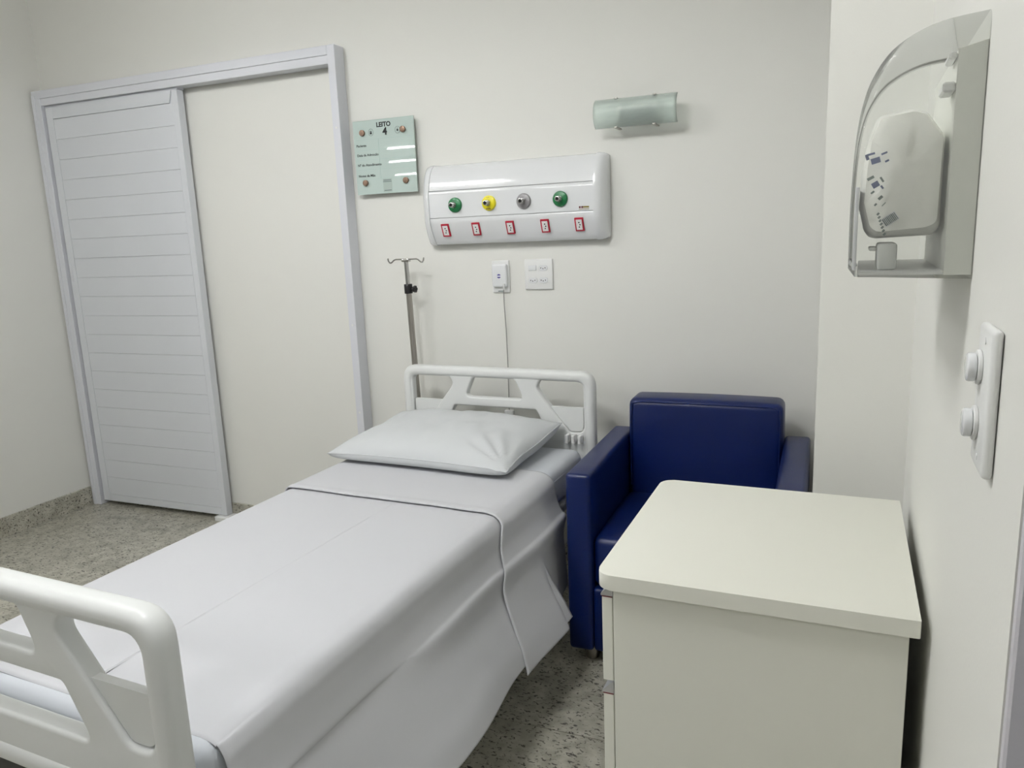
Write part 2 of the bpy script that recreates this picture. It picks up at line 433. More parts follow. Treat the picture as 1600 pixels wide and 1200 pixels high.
for s in (-1, 1): rbox((s*0.33-0.02, -1.90, 0.375), (s*0.33+0.02, -0.03, 0.425), 0.005, 2, fr)
for y in (-1.87, -1.0, -0.1): rbox((-0.33, y-0.02, 0.378), (0.33, y+0.02, 0.422), 0.004, 1, fr)
obj('bed_frame', fr, 'frame', bed, local=True)
obj('mattress_deck', rbox((-0.38, -1.895, 0.426), (0.38, -0.04, 0.445), 0.006, 2), 'frame', bed, local=True)
for y in (-1.75, -0.2):
    for s in (-1, 1):
        lg = obj('leg', rbox((s*0.31-0.02, y-0.02, 0.125), (s*0.31+0.02, y+0.02, 0.3748), 0.004, 1), 'frame', bed, local=True)
        obj('caster', cyl((s*0.31-0.016, y, 0.0625), (s*0.31+0.016, y, 0.0625), 0.0625, n=24, bev=0.006), 'black', lg, local=True)
obj('cross_brace', rbox((-0.30, -1.77, 0.20), (0.30, -1.73, 0.24), 0.004, 1), 'black', bed, local=True)
obj('foot_bracket', rbox((-0.38, -1.945, 0.36), (0.38, -1.925, 0.514), 0.004, 1), 'black', bed, local=True)
for k in range(3): obj('rail_clip', rbox((0.31+0.026*k, -0.052, 0.60), (0.322+0.026*k, -0.02, 0.632), 0.002, 1), 'plastic', bed, local=True)

# mattress in its fitted sheet
ZM = 0.585
mt_ = thing('mattress', 'white mattress in a fitted sheet on the hospital bed', 'mattress', (-1.195, -0.2, 0.445), BR)
def toL(z): return z-0.445
obj('fitted_cover', rbox((-0.383, -1.885, 0.0005), (0.383, -0.05, toL(ZM)), 0.034, 5), 'fitted', mt_, local=True)
obj('piping', tube([(0.379, -1.855, toL(ZM)-0.036), (0.384, -1.5, toL(ZM)-0.036), (0.384, -0.5, toL(ZM)-0.036), (0.379, -0.08, toL(ZM)-0.036)], 0.003, 6), 'fitted', mt_, local=True)

# top sheet: a cross-section swept along the bed
def cat(P, t):
    n = len(P)-1; x = min(max(t*n, 0), n-1e-6); i = int(x); f = x-i
    p0, p1, p2, p3 = P[max(i-1, 0)], P[i], P[i+1], P[min(i+2, n)]
    return tuple(0.5*((2*b)+(-a+c)*f+(2*a-5*b+4*c-d)*f*f+(-a+3*b-3*c+d)*f**3) for a, b, c, d in zip(p0, p1, p2, p3))
def lerp(a, b, t): return a+(b-a)*t
def sm(a, b, x):
    t = min(max((x-a)/(b-a), 0), 1); return t*t*(3-2*t)
def section(ly, hem_x, hem_z, off):
    z = ZM + 0.005 + off
    soft = sm(-1.5, -1.1, ly)          # towards the head the crease at the mattress edge is softer
    e = 0.392 + off
    P = [(-0.44, 0.26), (-0.425, 0.36), (-0.408-off, 0.47), (-0.398-off, 0.55), (-0.382-off, z-0.008), (-0.36, z),
         (-0.24, z+0.001), (-0.12, z), (0.0, z), (0.12, z), (0.24, z), (0.325, z-0.0005),
         (0.351, z-0.0015), (0.377, z-0.0085), (e, z-0.029), (e+0.005, z-0.056), (e+0.011, z-0.092),
         (e+lerp(0.020, 0.026, soft), z-0.128), (e+lerp(0.021, 0.040, soft), z-0.145),
         (lerp(e+0.026, hem_x, 0.18), z-0.20), (lerp(e+0.024, hem_x, 0.5), lerp(z-0.2, hem_z, 0.4)),
         (lerp(e+0.024, hem_x, 0.8), lerp(z-0.2, hem_z, 0.72)), (hem_x, hem_z)]
    return P
def sheet_pt(ly, v, hem_x, hem_z, off, skew=0.0):
    x, z = cat(section(ly, hem_x, hem_z, off), v)
    side = max(0.0, (v-0.62)/0.38)
    y = ly + skew*side
    n = noise.noise(Vector((x*2.2, y*2.2, z*3)))
    if side > 0:
        s2 = side**1.3
        x += s2*(0.012*math.sin(y*9.0+0.6) + 0.010*noise.noise(Vector((1.7, y*4.0, z*1.2))))
        x += 0.010*math.sin((y*5.5 + z*10))*side*(1-side)*3.0*0.5
    elif v > 0.27:
        z += 0.0016*n + 0.0012*noise.noise(Vector((x*9, y*5, 2)))
    return (x, y, z)
def main_pt(a, b):
    ly = lerp(-1.855, -0.62, a)
    ft = 1-sm(-1.855, -1.60, ly)
    hx = lerp(0.525, 0.50, ft); hz = lerp(0.215, 0.235, ft)
    x, y, z = sheet_pt(ly, b, hx, hz, 0.0)
    side = max(0.0, (b-0.74)/0.26)
    if ft > 0:
        y += ft*side*0.10               # the foot end hangs away from the corner
        z += ft*0.03*math.sin(PI*min(1, side*1.1))*0.35
        if b < 0.6: z -= 0.006*ft**3
    return (x, y, z)
tsheet = obj('top_sheet', grid(110, 150, main_pt), 'sheet', None, local=True, smooth=180)
tsheet.location = (-1.195, -0.2, 0); tsheet.rotation_euler = (0, 0, BR)
tag(tsheet, 'white cotton top sheet spread over the bed and hanging down its side', 'sheet')
so = tsheet.modifiers.new('s', 'SOLIDIFY'); so.thickness = 0.002; so.offset = 1
def fold_pt(a, b):
    ly = lerp(-0.80, -0.40, a)
    side = max(0.0, (b-0.62)/0.38)
    sk = lerp(-0.135, 0.0, a)
    hx = lerp(0.535, 0.445, sm(-0.68, -0.57, ly+sk*side))
    x, y, z = sheet_pt(ly, b, hx, 0.195 + 0.012*a, 0.007, sk*1.0)
    if a < 0.08:                          # rolled edge
        z += 0.002*math.sin(a/0.08*PI) if b < 0.6 else 0
    return (x, y, z)
fold = obj('sheet_fold', grid(50, 150, fold_pt), 'sheet', tsheet, local=True, smooth=180)
so = fold.modifiers.new('s', 'SOLIDIFY'); so.thickness = 0.004; so.offset = 1
# pressed centre crease running down the sheet
cr = obj('pressed_crease', grid(60, 4, lambda a, b: (lerp(0.02, 0.035, a) + (b-0.5)*0.010, lerp(-1.845, -0.81, a), ZM+0.0065+0.0016*n_ if False else ZM+0.0062+0.0022*(1-abs(2*b-1)))), 'sheet', tsheet, local=True, smooth=30)

# pillow
PW, PD = 0.72, 0.50
def pil(top):
    def f(a, b):
        u, v = a*2-1, b*2-1
        bulge = (max(0, 1-abs(u)**2.6)*max(0, 1-abs(v)**2.4))**0.55
        # edges drawn in between the pointed corners
        cx = 1 - 0.05*(1-abs(v)**2)*abs(u); cy = 1 - 0.06*(1-abs(u)**2)*abs(v)
        x = u*PW/2*cx; y = v*PD/2*cy
        zt = 0.080*bulge if top else -0.040*((max(0, 1-abs(u)**2.6)*max(0, 1-abs(v)**2.4))**0.22)
        if not top:
            tt = (max(0, 1-abs(u)**2.6)*max(0, 1-abs(v)**2.4))**0.22
            y += math.copysign(0.020, v)*math.sin(PI*tt)*abs(v)**8*(1-abs(u)**8); x += math.copysign(0.016, u)*math.sin(PI*tt)*abs(u)**8*(1-abs(v)**8)
        zz = zt + 0.046 + 0.018*sm(0.0, 1.0, v) + 0.004*v
        cn = (abs(u)*abs(v))**3
        zz += 0.010*cn*(1 if v > 0 else -0.6)
        wr = 0.008*noise.noise(Vector((x*9, y*5, 3.1))) + 0.006*noise.noise(Vector((x*20, y*12, 7)))
        rad = 0.006*math.sin(math.atan2(y+0.24, x-0.35)*16)*math.exp(-((x-0.27)**2+(y+0.15)**2)/0.010)
        if top: zz += (wr*bulge + rad) + 0.0025*math.exp(-((x+0.03-0.15*y*0)/0.006)**2)*(1 if v < 0 else 0)*bulge
        return (x, y, zz)
    return f
pb = grid(64, 48, pil(True)); merge(pb, grid(64, 48, pil(False)))
bmesh.ops.remove_doubles(pb, verts=pb.verts, dist=0.0006)
pillow = thing('pillow', 'plump white pillow lying against the headboard', 'pillow', (-1.272, -0.486, ZM+0.014), math.radians(-3.0))
obj('pillowcase', pb, 'pillowc', pillow, local=True, smooth=180)
def flange(sgn):
    pts = []
    for k in range(41):
        u = -1+2*k/40
        x, y, z = pil(True)((u+1)/2, 0.0 if sgn < 0 else 1.0)
        pts.append((x, y, z))
    return tube(pts, 0.0022, 6)
obj('seam', flange(-1), 'pillowc', pillow, local=True)
obj('seam', tube([pil(True)(1.0, k/30) for k in range(31)], 0.0022, 6), 'pillowc', pillow, local=True)

# ------------------------------------------------------------------ blue armchair
ch = thing('armchair', 'dark blue leatherette armchair between the bed and the wall pier', 'armchair', (-0.37, -0.42, 0))
AY0, AY1 = -0.755, -0.13
def cushion(lo, hi, r, puff=0.0):
    bm = rbox(lo, hi, r, 4); c = [(a+b)/2 for a, b in zip(lo, hi)]; s = [max(1e-6, (b-a)/2) for a, b in zip(lo, hi)]
    if puff:
        bmesh.ops.subdivide_edges(bm, edges=[e for e in bm.edges if e.calc_length() > 0.1], cuts=6, use_grid_fill=True)
        for v in bm.verts:
            d = [(v.co[i]-c[i])/s[i] for i in range(3)]
            for i in range(3):
                o1, o2 = [q for q in range(3) if q != i]
                if abs(d[i]) > 0.9: v.co[i] += puff*math.copysign(1, d[i])*(1-d[o1]**2)*(1-d[o2]**2)
    return bm
obj('armrest', cushion((-0.727, AY0, 0.05), (-0.645, AY1, 0.648), 0.014, 0.003), 'blue', ch)
obj('armrest', cushion((-0.106, AY0, 0.05), (-0.020, AY1, 0.648), 0.014, 0.003), 'blue', ch)
obj('seat', cushion((-0.6445, AY0+0.018, 0.27), (-0.1065, -0.262, 0.438), 0.024, 0.008), 'blue', ch)
obj('front_panel', cushion((-0.6445, AY0+0.006, 0.05), (-0.1065, -0.262, 0.2695), 0.012, 0.002), 'blue', ch)
bk = cushion((-0.642, -0.26, 0.10), (-0.108, -0.115, 0.785), 0.026, 0.006)
obj('backrest', bk, 'blue', ch)
obj('welt', tube([(-0.632, -0.262, 0.46), (-0.632, -0.2615, 0.70), (-0.628, -0.260, 0.766), (-0.60, -0.258, 0.774), (-0.15, -0.258, 0.774), (-0.122, -0.260, 0.766), (-0.118, -0.2615, 0.70), (-0.118, -0.262, 0.46)], 0.0025, 6), 'blue', ch)
for x in (-0.665, -0.085):
    for y in (AY0+0.06, AY1-0.08):
        obj('foot', cyl((x, y, 0.0), (x, y, 0.0498), 0.021, 0.023, 20, bev=0.002), 'satin', ch)

# ------------------------------------------------------------------ bedside cabinet
NR = math.radians(-1.5)
nc = thing('bedside_cabinet', 'cream white bedside cabinet with two drawers and rounded top in front of the armchair', 'cabinet', (-0.084, -1.575, 0), NR)
NX, NY, NH = 0.231, 0.247, 0.850
tp = rpoly([(-NX, -NY), (NX, -NY), (NX, NY), (-NX, NY)], [0.032, 0.002, 0.002, 0.032], 8)
tb = prism(tp, lambda p: (p[0], p[1], NH-0.026), lambda p: (p[0], p[1], NH))
bmesh.ops.bevel(tb, geom=[e for e in tb.edges if abs(e.verts[0].co.z-e.verts[1].co.z) < 1e-5], offset=0.0012, segments=2, profile=0.5, affect='EDGES')
obj('top', tb, 'laminate', nc, local=True)
bx0, bx1, by0, by1 = -NX+0.026, NX-0.012, -NY+0.014, NY-0.010
cb = bmesh.new()
rbox((bx0, by0, 0.05), (bx1, by0+0.018, NH-0.0262), 0.0008, 1, cb)
rbox((bx0, by1-0.018, 0.05), (bx1, by1, NH-0.0262), 0.0008, 1, cb)
rbox((bx1-0.018, by0+0.018, 0.05), (bx1, by1-0.018, NH-0.0262), 0, 1, cb)
rbox((bx0, by0+0.018, 0.05), (bx1-0.018, by1-0.018, 0.068), 0, 1, cb)
rbox((bx0+0.012, by0+0.018, 0.068), (bx0+0.02, by1-0.018, NH-0.03), 0, 1, cb)
obj('body', cb, 'laminate', nc, local=True)
obj('glue_line', rbox((bx0+0.03, by0-0.0008, NH-0.0290), (bx1-0.03, by0+0.0002, NH-0.0264)), 'sticker', nc, local=True, smooth=0)
for z0, z1, nm in ((0.655, 0.806, 'drawer'), (0.475, 0.632, 'drawer'), (0.06, 0.452, 'door')):
    d = obj(nm, rbox((bx0-0.0195, by0+0.002, z0), (bx0-0.002, by1-0.002, z1-0.001), 0.001, 1), 'laminate', nc, local=True)
    hp = prism([(-0.0205, 0.0), (0.0, 0.0), (-0.001, 0.022), (-0.004, 0.020), (-0.0205, 0.003)], lambda p: (bx0-0.001+p[0], by0+0.002, z1+p[1]), lambda p: (bx0-0.001+p[0], by1-0.002, z1+p[1]))
    obj('pull', hp, 'steel_pull', d, local=True)
    obj('edge_band', rbox((bx0-0.0197, by0+0.0012, z1-0.0015), (bx0-0.002, by0+0.0020, z1)), 'maroon', d, local=True, smooth=0)
for sx in (-1, 1):
    for sy in (-1, 1):
        obj('foot', cyl((sx*0.17, sy*0.19, 0), (sx*0.17, sy*0.19, 0.0498), 0.018, n=16), 'black', nc, local=True)

# ------------------------------------------------------------------ gas and power panel above the bed
gp = thing('gas_panel', 'long white wall panel with coloured gas outlets and red framed sockets above the headboard', 'gas panel', (-1.155, 0, 1.36))
X0, X1 = -1.500, -0.808
def arc(p, c, q, n):
    return [tuple((1-t)**2*a + 2*t*(1-t)*b + t*t*d for a, b, d in zip(p, c, q)) for t in [k/n for k in range(n+1)]]
up = [(-0.001, 1.676)] + arc((-0.020, 1.676), (-0.072, 1.664), (-0.088, 1.572), 10) + [(-0.001, 1.572)]
md = [(-0.001, 1.5705)] + arc((-0.086, 1.5705), (-0.093, 1.567), (-0.093, 1.555), 4) + [(-0.093, 1.4645), (-0.001, 1.4645)]
lo_ = [(-0.001, 1.463), (-0.090, 1.463)] + arc((-0.092, 1.455), (-0.078, 1.405), (-0.048, 1.364), 8) + [(-0.04, 1.357), (-0.001, 1.357)]
fx = lambda x: (lambda p: (x, p[0], p[1]))
obj('upper_cover', prism(up, fx(X0), fx(X1)), 'plasticg', gp, smooth=40)
gas_rail = obj('gas_rail', prism(md, fx(X0), fx(X1)), 'plasticg', gp, smooth=40)
obj('socket_rail', prism(lo_, fx(X0), fx(X1)), 'plasticg', gp, smooth=40)
full = [(-0.001, 1.679)] + arc((-0.022, 1.679), (-0.076, 1.666), (-0.093, 1.572), 10) + arc((-0.0975, 1.55), (-0.100, 1.51), (-0.0965, 1.46), 4) + arc((-0.0945, 1.445), (-0.082, 1.40), (-0.050, 1.361), 8) + [(-0.042, 1.354), (-0.001, 1.354)]
for s, xb in ((-1, X0), (1, X1)):
    bm = bmesh.new(); rings = []
    N = 8
    prof = [(0.0, 0.0), (0.0035, 0.0)] + [(0.0035+0.0395*math.sin(k/N*PI/2), 1-math.cos(k/N*PI/2)) for k in range(1, N+1)]
    for dx, sh in prof:
        k_ = 1-0.42*sh
        cz = 1.516
        rings.append([bm.verts.new((xb+s*(dx+0.0003), min(-0.001, p[0]*(1-0.62*sh)), cz+(p[1]-cz)*(1-0.10*sh))) for p in full])
    n = len(full)
    for i in range(len(rings)-1):
        for q in range(n):
            bm.faces.new((rings[i][q], rings[i][(q+1) % n], rings[i+1][(q+1) % n], rings[i+1][q]))
    bm.faces.new(rings[0]); bm.faces.new(rings[-1])
    obj('end_cap', bm, 'plasticg', gp, smooth=35)
for x, c, d0 in ((-1.381, 'green', -0.004), (-1.232, 'yellow', 0), (-1.085, 'grey', 0), (-0.936, 'green', 0)):
    z = 1.512; y = -0.093
    fl = bmesh.new()
    prof = [(0.0295, 0.0), (0.0295, -0.006), (0.027, -0.010), (0.018, -0.0135), (0.0, -0.0135)]
    rings = []
    for r_, yy in prof[:-1]: rings.append([fl.verts.new((x+r_*math.cos(2*PI*k/32), y+yy, z+r_*math.sin(2*PI*k/32))) for k in range(32)])
    for i in range(len(rings)-1):
        for k in range(32): fl.faces.new((rings[i][k], rings[i][(k+1) % 32], rings[i+1][(k+1) % 32], rings[i+1][k]))
    fl.faces.new(rings[0]); fl.faces.new(rings[-1])
    f = obj('gas_outlet', fl, c, gp)
    cn = cyl((x, y-0.0135, z), (x, y-0.022, z), 0.0125, n=6)
    cyl((x, y-0.022, z), (x, y-0.043, z), 0.0095, n=20, bm=cn, bev=0.001)
    cyl((x, y-0.030, z), (x, y-0.033, z), 0.0105, n=20, bm=cn)
    obj('connector', cn, 'chrome', f)
    obj('bore_disc', cyl((x, y-0.0432, z), (x, y-0.0437, z), 0.0062, n=16), 'hole_disc', f)  # flat dark disc on the connector end, dark lining and bore shade in one colour
    if c == 'yellow':
        obj('marking', text_bm('AR', 0.010, (x, y-0.0125, z+0.0165), align='CENTER'), 'olive', f)
        obj('marking', rbox((x-0.010, y-0.0128, z-0.024), (x+0.010, y-0.0118, z-0.020)), 'olive', f, smooth=0)
# sockets on the sloping lower face
def socket_insert(parent, mtx, s=1.0, mname='plastic'):
    """hexagonal three-pin socket centred on the origin of mtx, facing local -y, long side along z"""
    hx = [(-0.0065, -0.019), (0.0065, -0.019), (0.0115, -0.012), (0.0115, 0.012), (0.0065, 0.019), (-0.0065, 0.019), (-0.0115, 0.012), (-0.0115, -0.012)]
    hx = rpoly([(a*s, b*s) for a, b in hx], 0.002*s, 3)
    b = prism(hx, lambda p: (p[0], 0.0, p[1]), lambda p: (p[0], -0.003, p[1]))
    bmesh.ops.transform(b, matrix=mtx, verts=b.verts)
    o = obj('socket', b, mname, parent)
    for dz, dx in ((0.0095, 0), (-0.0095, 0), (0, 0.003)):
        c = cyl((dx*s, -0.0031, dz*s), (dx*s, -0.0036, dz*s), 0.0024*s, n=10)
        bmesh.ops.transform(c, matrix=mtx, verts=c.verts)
        obj('pin_hole_disc', c, 'hole_disc', o)  # flat dark disc on the socket face, dark contacts and recess shade in its colour
    return o
tilt = math.atan2(0.030, 0.075)
for x in (-1.436, -1.299, -1.151, -1.005, -0.867):
    mtx = Matrix.Translation((x, -0.0795, 1.4145)) @ Matrix.Rotation(tilt, 4, 'X')
    b = rbox((-0.0175, -0.004, -0.027), (0.0175, 0.0035, 0.027), 0.002, 2, mtx=mtx)
    f = obj('red_frame', b, 'red', gp)
    hx = rbox((-0.0118, -0.0048, -0.0205), (0.0118, -0.0035, 0.0205), 0.001, 1, mtx=mtx)
    obj('socket', hx, 'plastic', f)
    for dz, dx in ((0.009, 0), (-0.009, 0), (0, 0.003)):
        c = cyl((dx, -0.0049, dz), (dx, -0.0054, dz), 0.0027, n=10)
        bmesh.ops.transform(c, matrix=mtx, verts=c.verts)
        obj('pin_hole_disc', c, 'hole_disc', f)  # no real hole: disc coloured for dark contacts and the shade inside
for dx in (0, 0.009): obj('logo', cyl((-0.860+dx, -0.0931, 1.4775), (-0.860+dx, -0.0936, 1.4775), 0.004, n=12), 'maroon', gas_rail)
obj('logo', rbox((-0.8485, -0.0936, 1.4745), (-0.824, -0.0931, 1.4805)), 'olive', gas_rail, smooth=0)
obj('logo', rbox((-0.864, -0.0936, 1.4690), (-0.824, -0.0931, 1.4712)), 'olive', gas_rail, smooth=0)

# ------------------------------------------------------------------ glass bed sign
sg = thing('bed_sign', 'pale green glass bed sign reading LEITO 4 held by four bolts', 'sign', (-1.732, 0, 1.580))
sx0, sx1, sz0, sz1, sy = -1.878, -1.584, 1.580, 1.882, -0.030
pane = obj('glass_pane', rbox((sx0, sy, sz0), (sx1, sy+0.006, sz1), 0.0006, 1), 'signback', sg)
obj('glass_edge', rbox((sx0+0.0005, sy+0.0005, sz1), (sx1-0.0005, sy+0.0055, sz1+0.0006)), 'edgeglass', pane, smooth=0)
for x, z in ((-1.831, 1.833), (-1.634, 1.833), (-1.831, 1.628), (-1.634, 1.628)):
    bo = obj('standoff_bolt', cyl((x, sy, z), (x, sy-0.010, z), 0.0125, n=24, bev=0.0015), 'bronze', sg)
    obj('spacer', cyl((x, sy+0.006, z), (x, -0.0001, z), 0.009, n=16), 'bronze', bo)
ty = sy-0.0005
obj('lettering', text_bm('LEITO', 0.026, (-1.727, ty, 1.852), bold=0.0009, align='CENTER'), 'ink', sg, smooth=0)
obj('lettering', text_bm('4', 0.040, (-1.722, ty, 1.819), bold=0.0016, align='CENTER'), 'ink', sg, smooth=0)
for s, z in (('Paciente', 1.777), ('Data da Admissão', 1.738), ('Nº do Atendimento', 1.697), ('Nome da Mãe', 1.653)):
    obj('lettering', text_bm(s, 0.0145, (-1.866, ty, z), bold=0.0001), 'ink', sg, smooth=0)
for z in (1.805, 1.762, 1.722, 1.682, 1.642): obj('ruled_line', rbox((sx0+0.01, ty, z), (sx1-0.01, sy, z+0.0010)), 'ink_l', sg, smooth=0)
obj('ruled_line', rbox((-1.757, ty, 1.642), (-1.756, sy, 1.805)), 'ink_l', sg, smooth=0)
for x, z, k in ((-1.790, 1.833, 0), (-1.661, 1.833, 1)):
    ring = holed([(0.0125*math.cos(a*PI/16), 0.0145*math.sin(a*PI/16)) for a in range(32)], [[(0.0112*math.cos(a*PI/16), 0.0132*math.sin(a*PI/16)) for a in range(32)]], 0.0004, 0.0)
    bmesh.ops.translate(ring, verts=ring.verts, vec=(x, ty, z))
    ic = obj('icon', ring, 'ink_g', sg, smooth=0)
    gl = bmesh.new()
    if k == 0:
        for q in range(4): rbox((x-0.0052+0.0026*q, ty-0.0002, z-0.001), (x-0.0036+0.0026*q, ty, z+0.007-abs(q-1.5)*0.0012), bm=gl)
        rbox((x-0.0052, ty-0.0002, z-0.0075), (x+0.0046, ty, z-0.001), bm=gl)
    else:
        cyl((x, ty, z-0.001), (x, ty-0.0002, z-0.001), 0.0042, n=14, bm=gl); rbox((x-0.001, ty-0.0002, z), (x+0.001, ty, z+0.008), bm=gl)
    obj('glyph', gl, 'ink', ic, smooth=0)
stk = obj('sticker', rbox((-1.747, ty, 1.586), (-1.704, sy, 1.640)), 'sticker', sg, smooth=0)
for z, a, b in ((1.633, -1.745, -1.708), (1.627, -1.747, -1.706), (1.591, -1.743, -1.708)):
    obj('print_line', rbox((a, ty-0.0003, z), (b, ty, z+0.0032)), 'ink_g', stk, smooth=0)

# ------------------------------------------------------------------ frosted wall lamp (switched off)
wl = thing('wall_lamp', 'curved frosted glass wall lamp, unlit, mounted above the gas panel', 'lamp', (-0.648, 0, 1.755))
gx0, gx1, gz0, gz1 = -0.800, -0.499, 1.756, 1.854
def glass(a, b):
    t = lerp(-1.12, 1.12, b)
    R_ = 0.0545
    return (lerp(gx0, gx1, a), -0.056 - R_*math.cos(t)+0.01, (gz0+gz1)/2 + R_*math.sin(t))
gs = obj('glass_shade', grid(24, 24, glass), 'frost', wl, smooth=180)
so = gs.modifiers.new('s', 'SOLIDIFY'); so.thickness = 0.004; so.offset = 0
obj('wall_plate', rbox((-0.735, -0.014, 1.772), (-0.565, -0.0005, 1.838), 0.004, 2), 'satin', wl)
hb = rbox((-0.715, -0.050, 1.785), (-0.585, -0.014, 1.822), 0.004, 2)
obj('lamp_holder', hb, 'holder', wl)
obj('bulb', cyl((-0.70, -0.066, 1.805), (-0.60, -0.066, 1.805), 0.0155, n=20, bev=0.005), 'holder', wl)
for x in (-0.72, -0.58):
    obj('clip', rbox((x-0.006, -0.088, 1.752), (x+0.006, -0.014, 1.757), 0.001, 1), 'satin', wl)
    obj('clip', rbox((x-0.006, -0.084, 1.8535), (x+0.006, -0.014, 1.858), 0.001, 1), 'satin', wl)

# ------------------------------------------------------------------ nurse call plate with its cord
nc2 = thing('nurse_call', 'white nurse call wall plate with thin cord hanging behind the headboard', 'call button', (-1.232, 0, 1.151))
obj('plate', rbox((-1.271, -0.008, 1.152), (-1.194, -0.0003, 1.284), 0.004, 3), 'plastic', nc2)
cv = obj('cover', rbox((-1.266, -0.024, 1.176), (-1.200, -0.008, 1.270), 0.007, 4), 'plasticg', nc2)
ov = prism([(0.0085*math.cos(k*PI/12), 0.0085*math.sin(k*PI/12)) for k in range(24)], lambda p: (-1.234+p[0], -0.0242, 1.221+p[1]), lambda p: (-1.234+p[0], -0.0246, 1.221+p[1]))
obj('logo', ov, 'violet', cv, smooth=0)
obj('logo_bar', rbox((-1.244, -0.0251, 1.2185), (-1.224, -0.0247, 1.2235)), 'band', cv, smooth=0)
obj('print_line', rbox((-1.246, -0.0085, 1.1565), (-1.222, -0.0079, 1.1605)), 'ink_g', nc2, smooth=0)
obj('cord_grip', cyl((-1.213, -0.026, 1.190), (-1.213, -0.026, 1.166), 0.004, 0.003, 12), 'plastic', nc2)
obj('cord', tube([(-1.213, -0.026, 1.185), (-1.2145, -0.026, 1.16), (-1.2145, -0.026, 1.10), (-1.2120, -0.022, 1.0), (-1.2118, -0.020, 0.85), (-1.2135, -0.020, 0.72), (-1.214, -0.021, 0.655)], 0.0022, 8), 'cord', nc2)
obj('pendant', rbox((-1.234, -0.032, 0.56), (-1.194, -0.010, 0.658), 0.006, 3), 'plastic', nc2)

# ------------------------------------------------------------------ four-module outlet plate
op = thing('outlet_plate', 'square white wall plate with one rocker switch and three sockets', 'outlet', (-1.066, 0, 1.162))
obj('plate', rbox((-1.126, -0.009, 1.163), (-1.006, -0.0003, 1.286), 0.005, 3), 'plastic', op)
sw = obj('rocker', rbox((-1.108, -0.013, 1.240), (-1.074, -0.009, 1.261), 0.002, 2), 'plasticg', op)
for x, z in ((-1.045, 1.250), (-1.090, 1.201), (-1.045, 1.201)):
    mtx = Matrix.Translation((x, -0.009, z)) @ Matrix.Rotation(PI/2, 4, 'Y')
    socket_insert(op, mtx, 0.95, 'plasticg')
    obj('socket_surround', prism(rpoly([(-0.0195, 0), (-0.0125, 0.0125), (0.0125, 0.0125), (0.0195, 0), (0.0125, -0.0125), (-0.0125, -0.0125)], 0.002, 3), lambda p: (x+p[0], -0.0092, z+p[1]), lambda p: (x+p[0], -0.0105, z+p[1])), 'plastic', op)

# ------------------------------------------------------------------ drip stand
iv = thing('drip_stand', 'slim steel drip stand with two hooks standing behind the headboard', 'drip stand', (-1.592, -0.098, 0))
ax = lambda z: (-1.592 - 0.0233*z, -0.098, z)
obj('lower_tube', cyl(ax(0.05), ax(1.165), 0.0125, n=24), 'satin', iv)
obj('upper_tube', cyl(ax(1.165), ax(1.298), 0.0095, n=24), 'chrome', iv)
obj('collar', cyl(ax(1.160), ax(1.200), 0.0175, n=20, bev=0.002), 'black', iv)
kx = ax(1.178)
kb = cyl((kx[0]+0.015, kx[1], kx[2]), (kx[0]+0.026, kx[1], kx[2]), 0.006, n=12)
for k in range(5):
    a = k*2*PI/5
    cyl((kx[0]+0.026, kx[1]+0.008*math.cos(a), kx[2]+0.008*math.sin(a)), (kx[0]+0.036, kx[1]+0.008*math.cos(a), kx[2]+0.008*math.sin(a)), 0.007, n=10, bm=kb)
obj('clamp_knob', kb, 'black', iv)
tx, _, tz = ax(1.300)
obj('cap', rbox((tx-0.018, -0.108, 1.292), (tx+0.018, -0.088, 1.305), 0.003, 2), 'chrome', iv)
for s in (-1, 1):
    obj('hook', tube([(tx, -0.098, 1.303), (tx+s*0.05, -0.098, 1.303), (tx+s*0.058, -0.098, 1.300), (tx+s*0.070, -0.098, 1.290), (tx+s*0.078, -0.099, 1.289), (tx+s*0.084, -0.100, 1.297), (tx+s*0.086, -0.100, 1.308)], 0.0032, 8), 'chrome', iv)
for a in (-12, 192, 270):
    c, s = math.cos(math.radians(a)), math.sin(math.radians(a))
    L = 0.24 if a != 270 else 0.30
    lg = obj('base_leg', tube([(-1.592, -0.098, 0.06), (-1.592+c*L, -0.098+s*L, 0.012)], 0.011, 10), 'satin', iv)
    obj('rubber_foot', cyl((-1.592+c*L, -0.098+s*L, 0.0), (-1.592+c*L, -0.098+s*L, 0.022), 0.014, n=12), 'black', lg)

# ------------------------------------------------------------------ bell switch plate on the right wall
sp = thing('switch_plate', 'white wall plate with two round push buttons on the right wall below the dispenser', 'switch', (RW(-2.136), -2.136, 1.161), RT)
sp.scale = (1.05, 1.05, 1.05)
W_, H_ = 0.068, 0.124
obj('plate', rbox((-0.009, -W_/2, 0.0), (-0.0005, W_/2, H_), 0.004, 3), 'plastic', sp, local=True)
for z in (0.087, 0.038):
    b = cyl((-0.009, 0.012, z), (-0.0125, 0.012, z), 0.015, n=28, bev=0.001)
    o = obj('button_ring', b, 'plastic', sp, local=True)
    obj('push_button', cyl((-0.0125, 0.012, z), (-0.0200, 0.012, z), 0.0125, n=28, bev=0.002), 'plasticg', o, local=True)
for z in (0.012, 0.112): obj('screw', cyl((-0.009, -0.004, z), (-0.0096, -0.004, z), 0.003, n=10), 'plastic', sp, local=True)

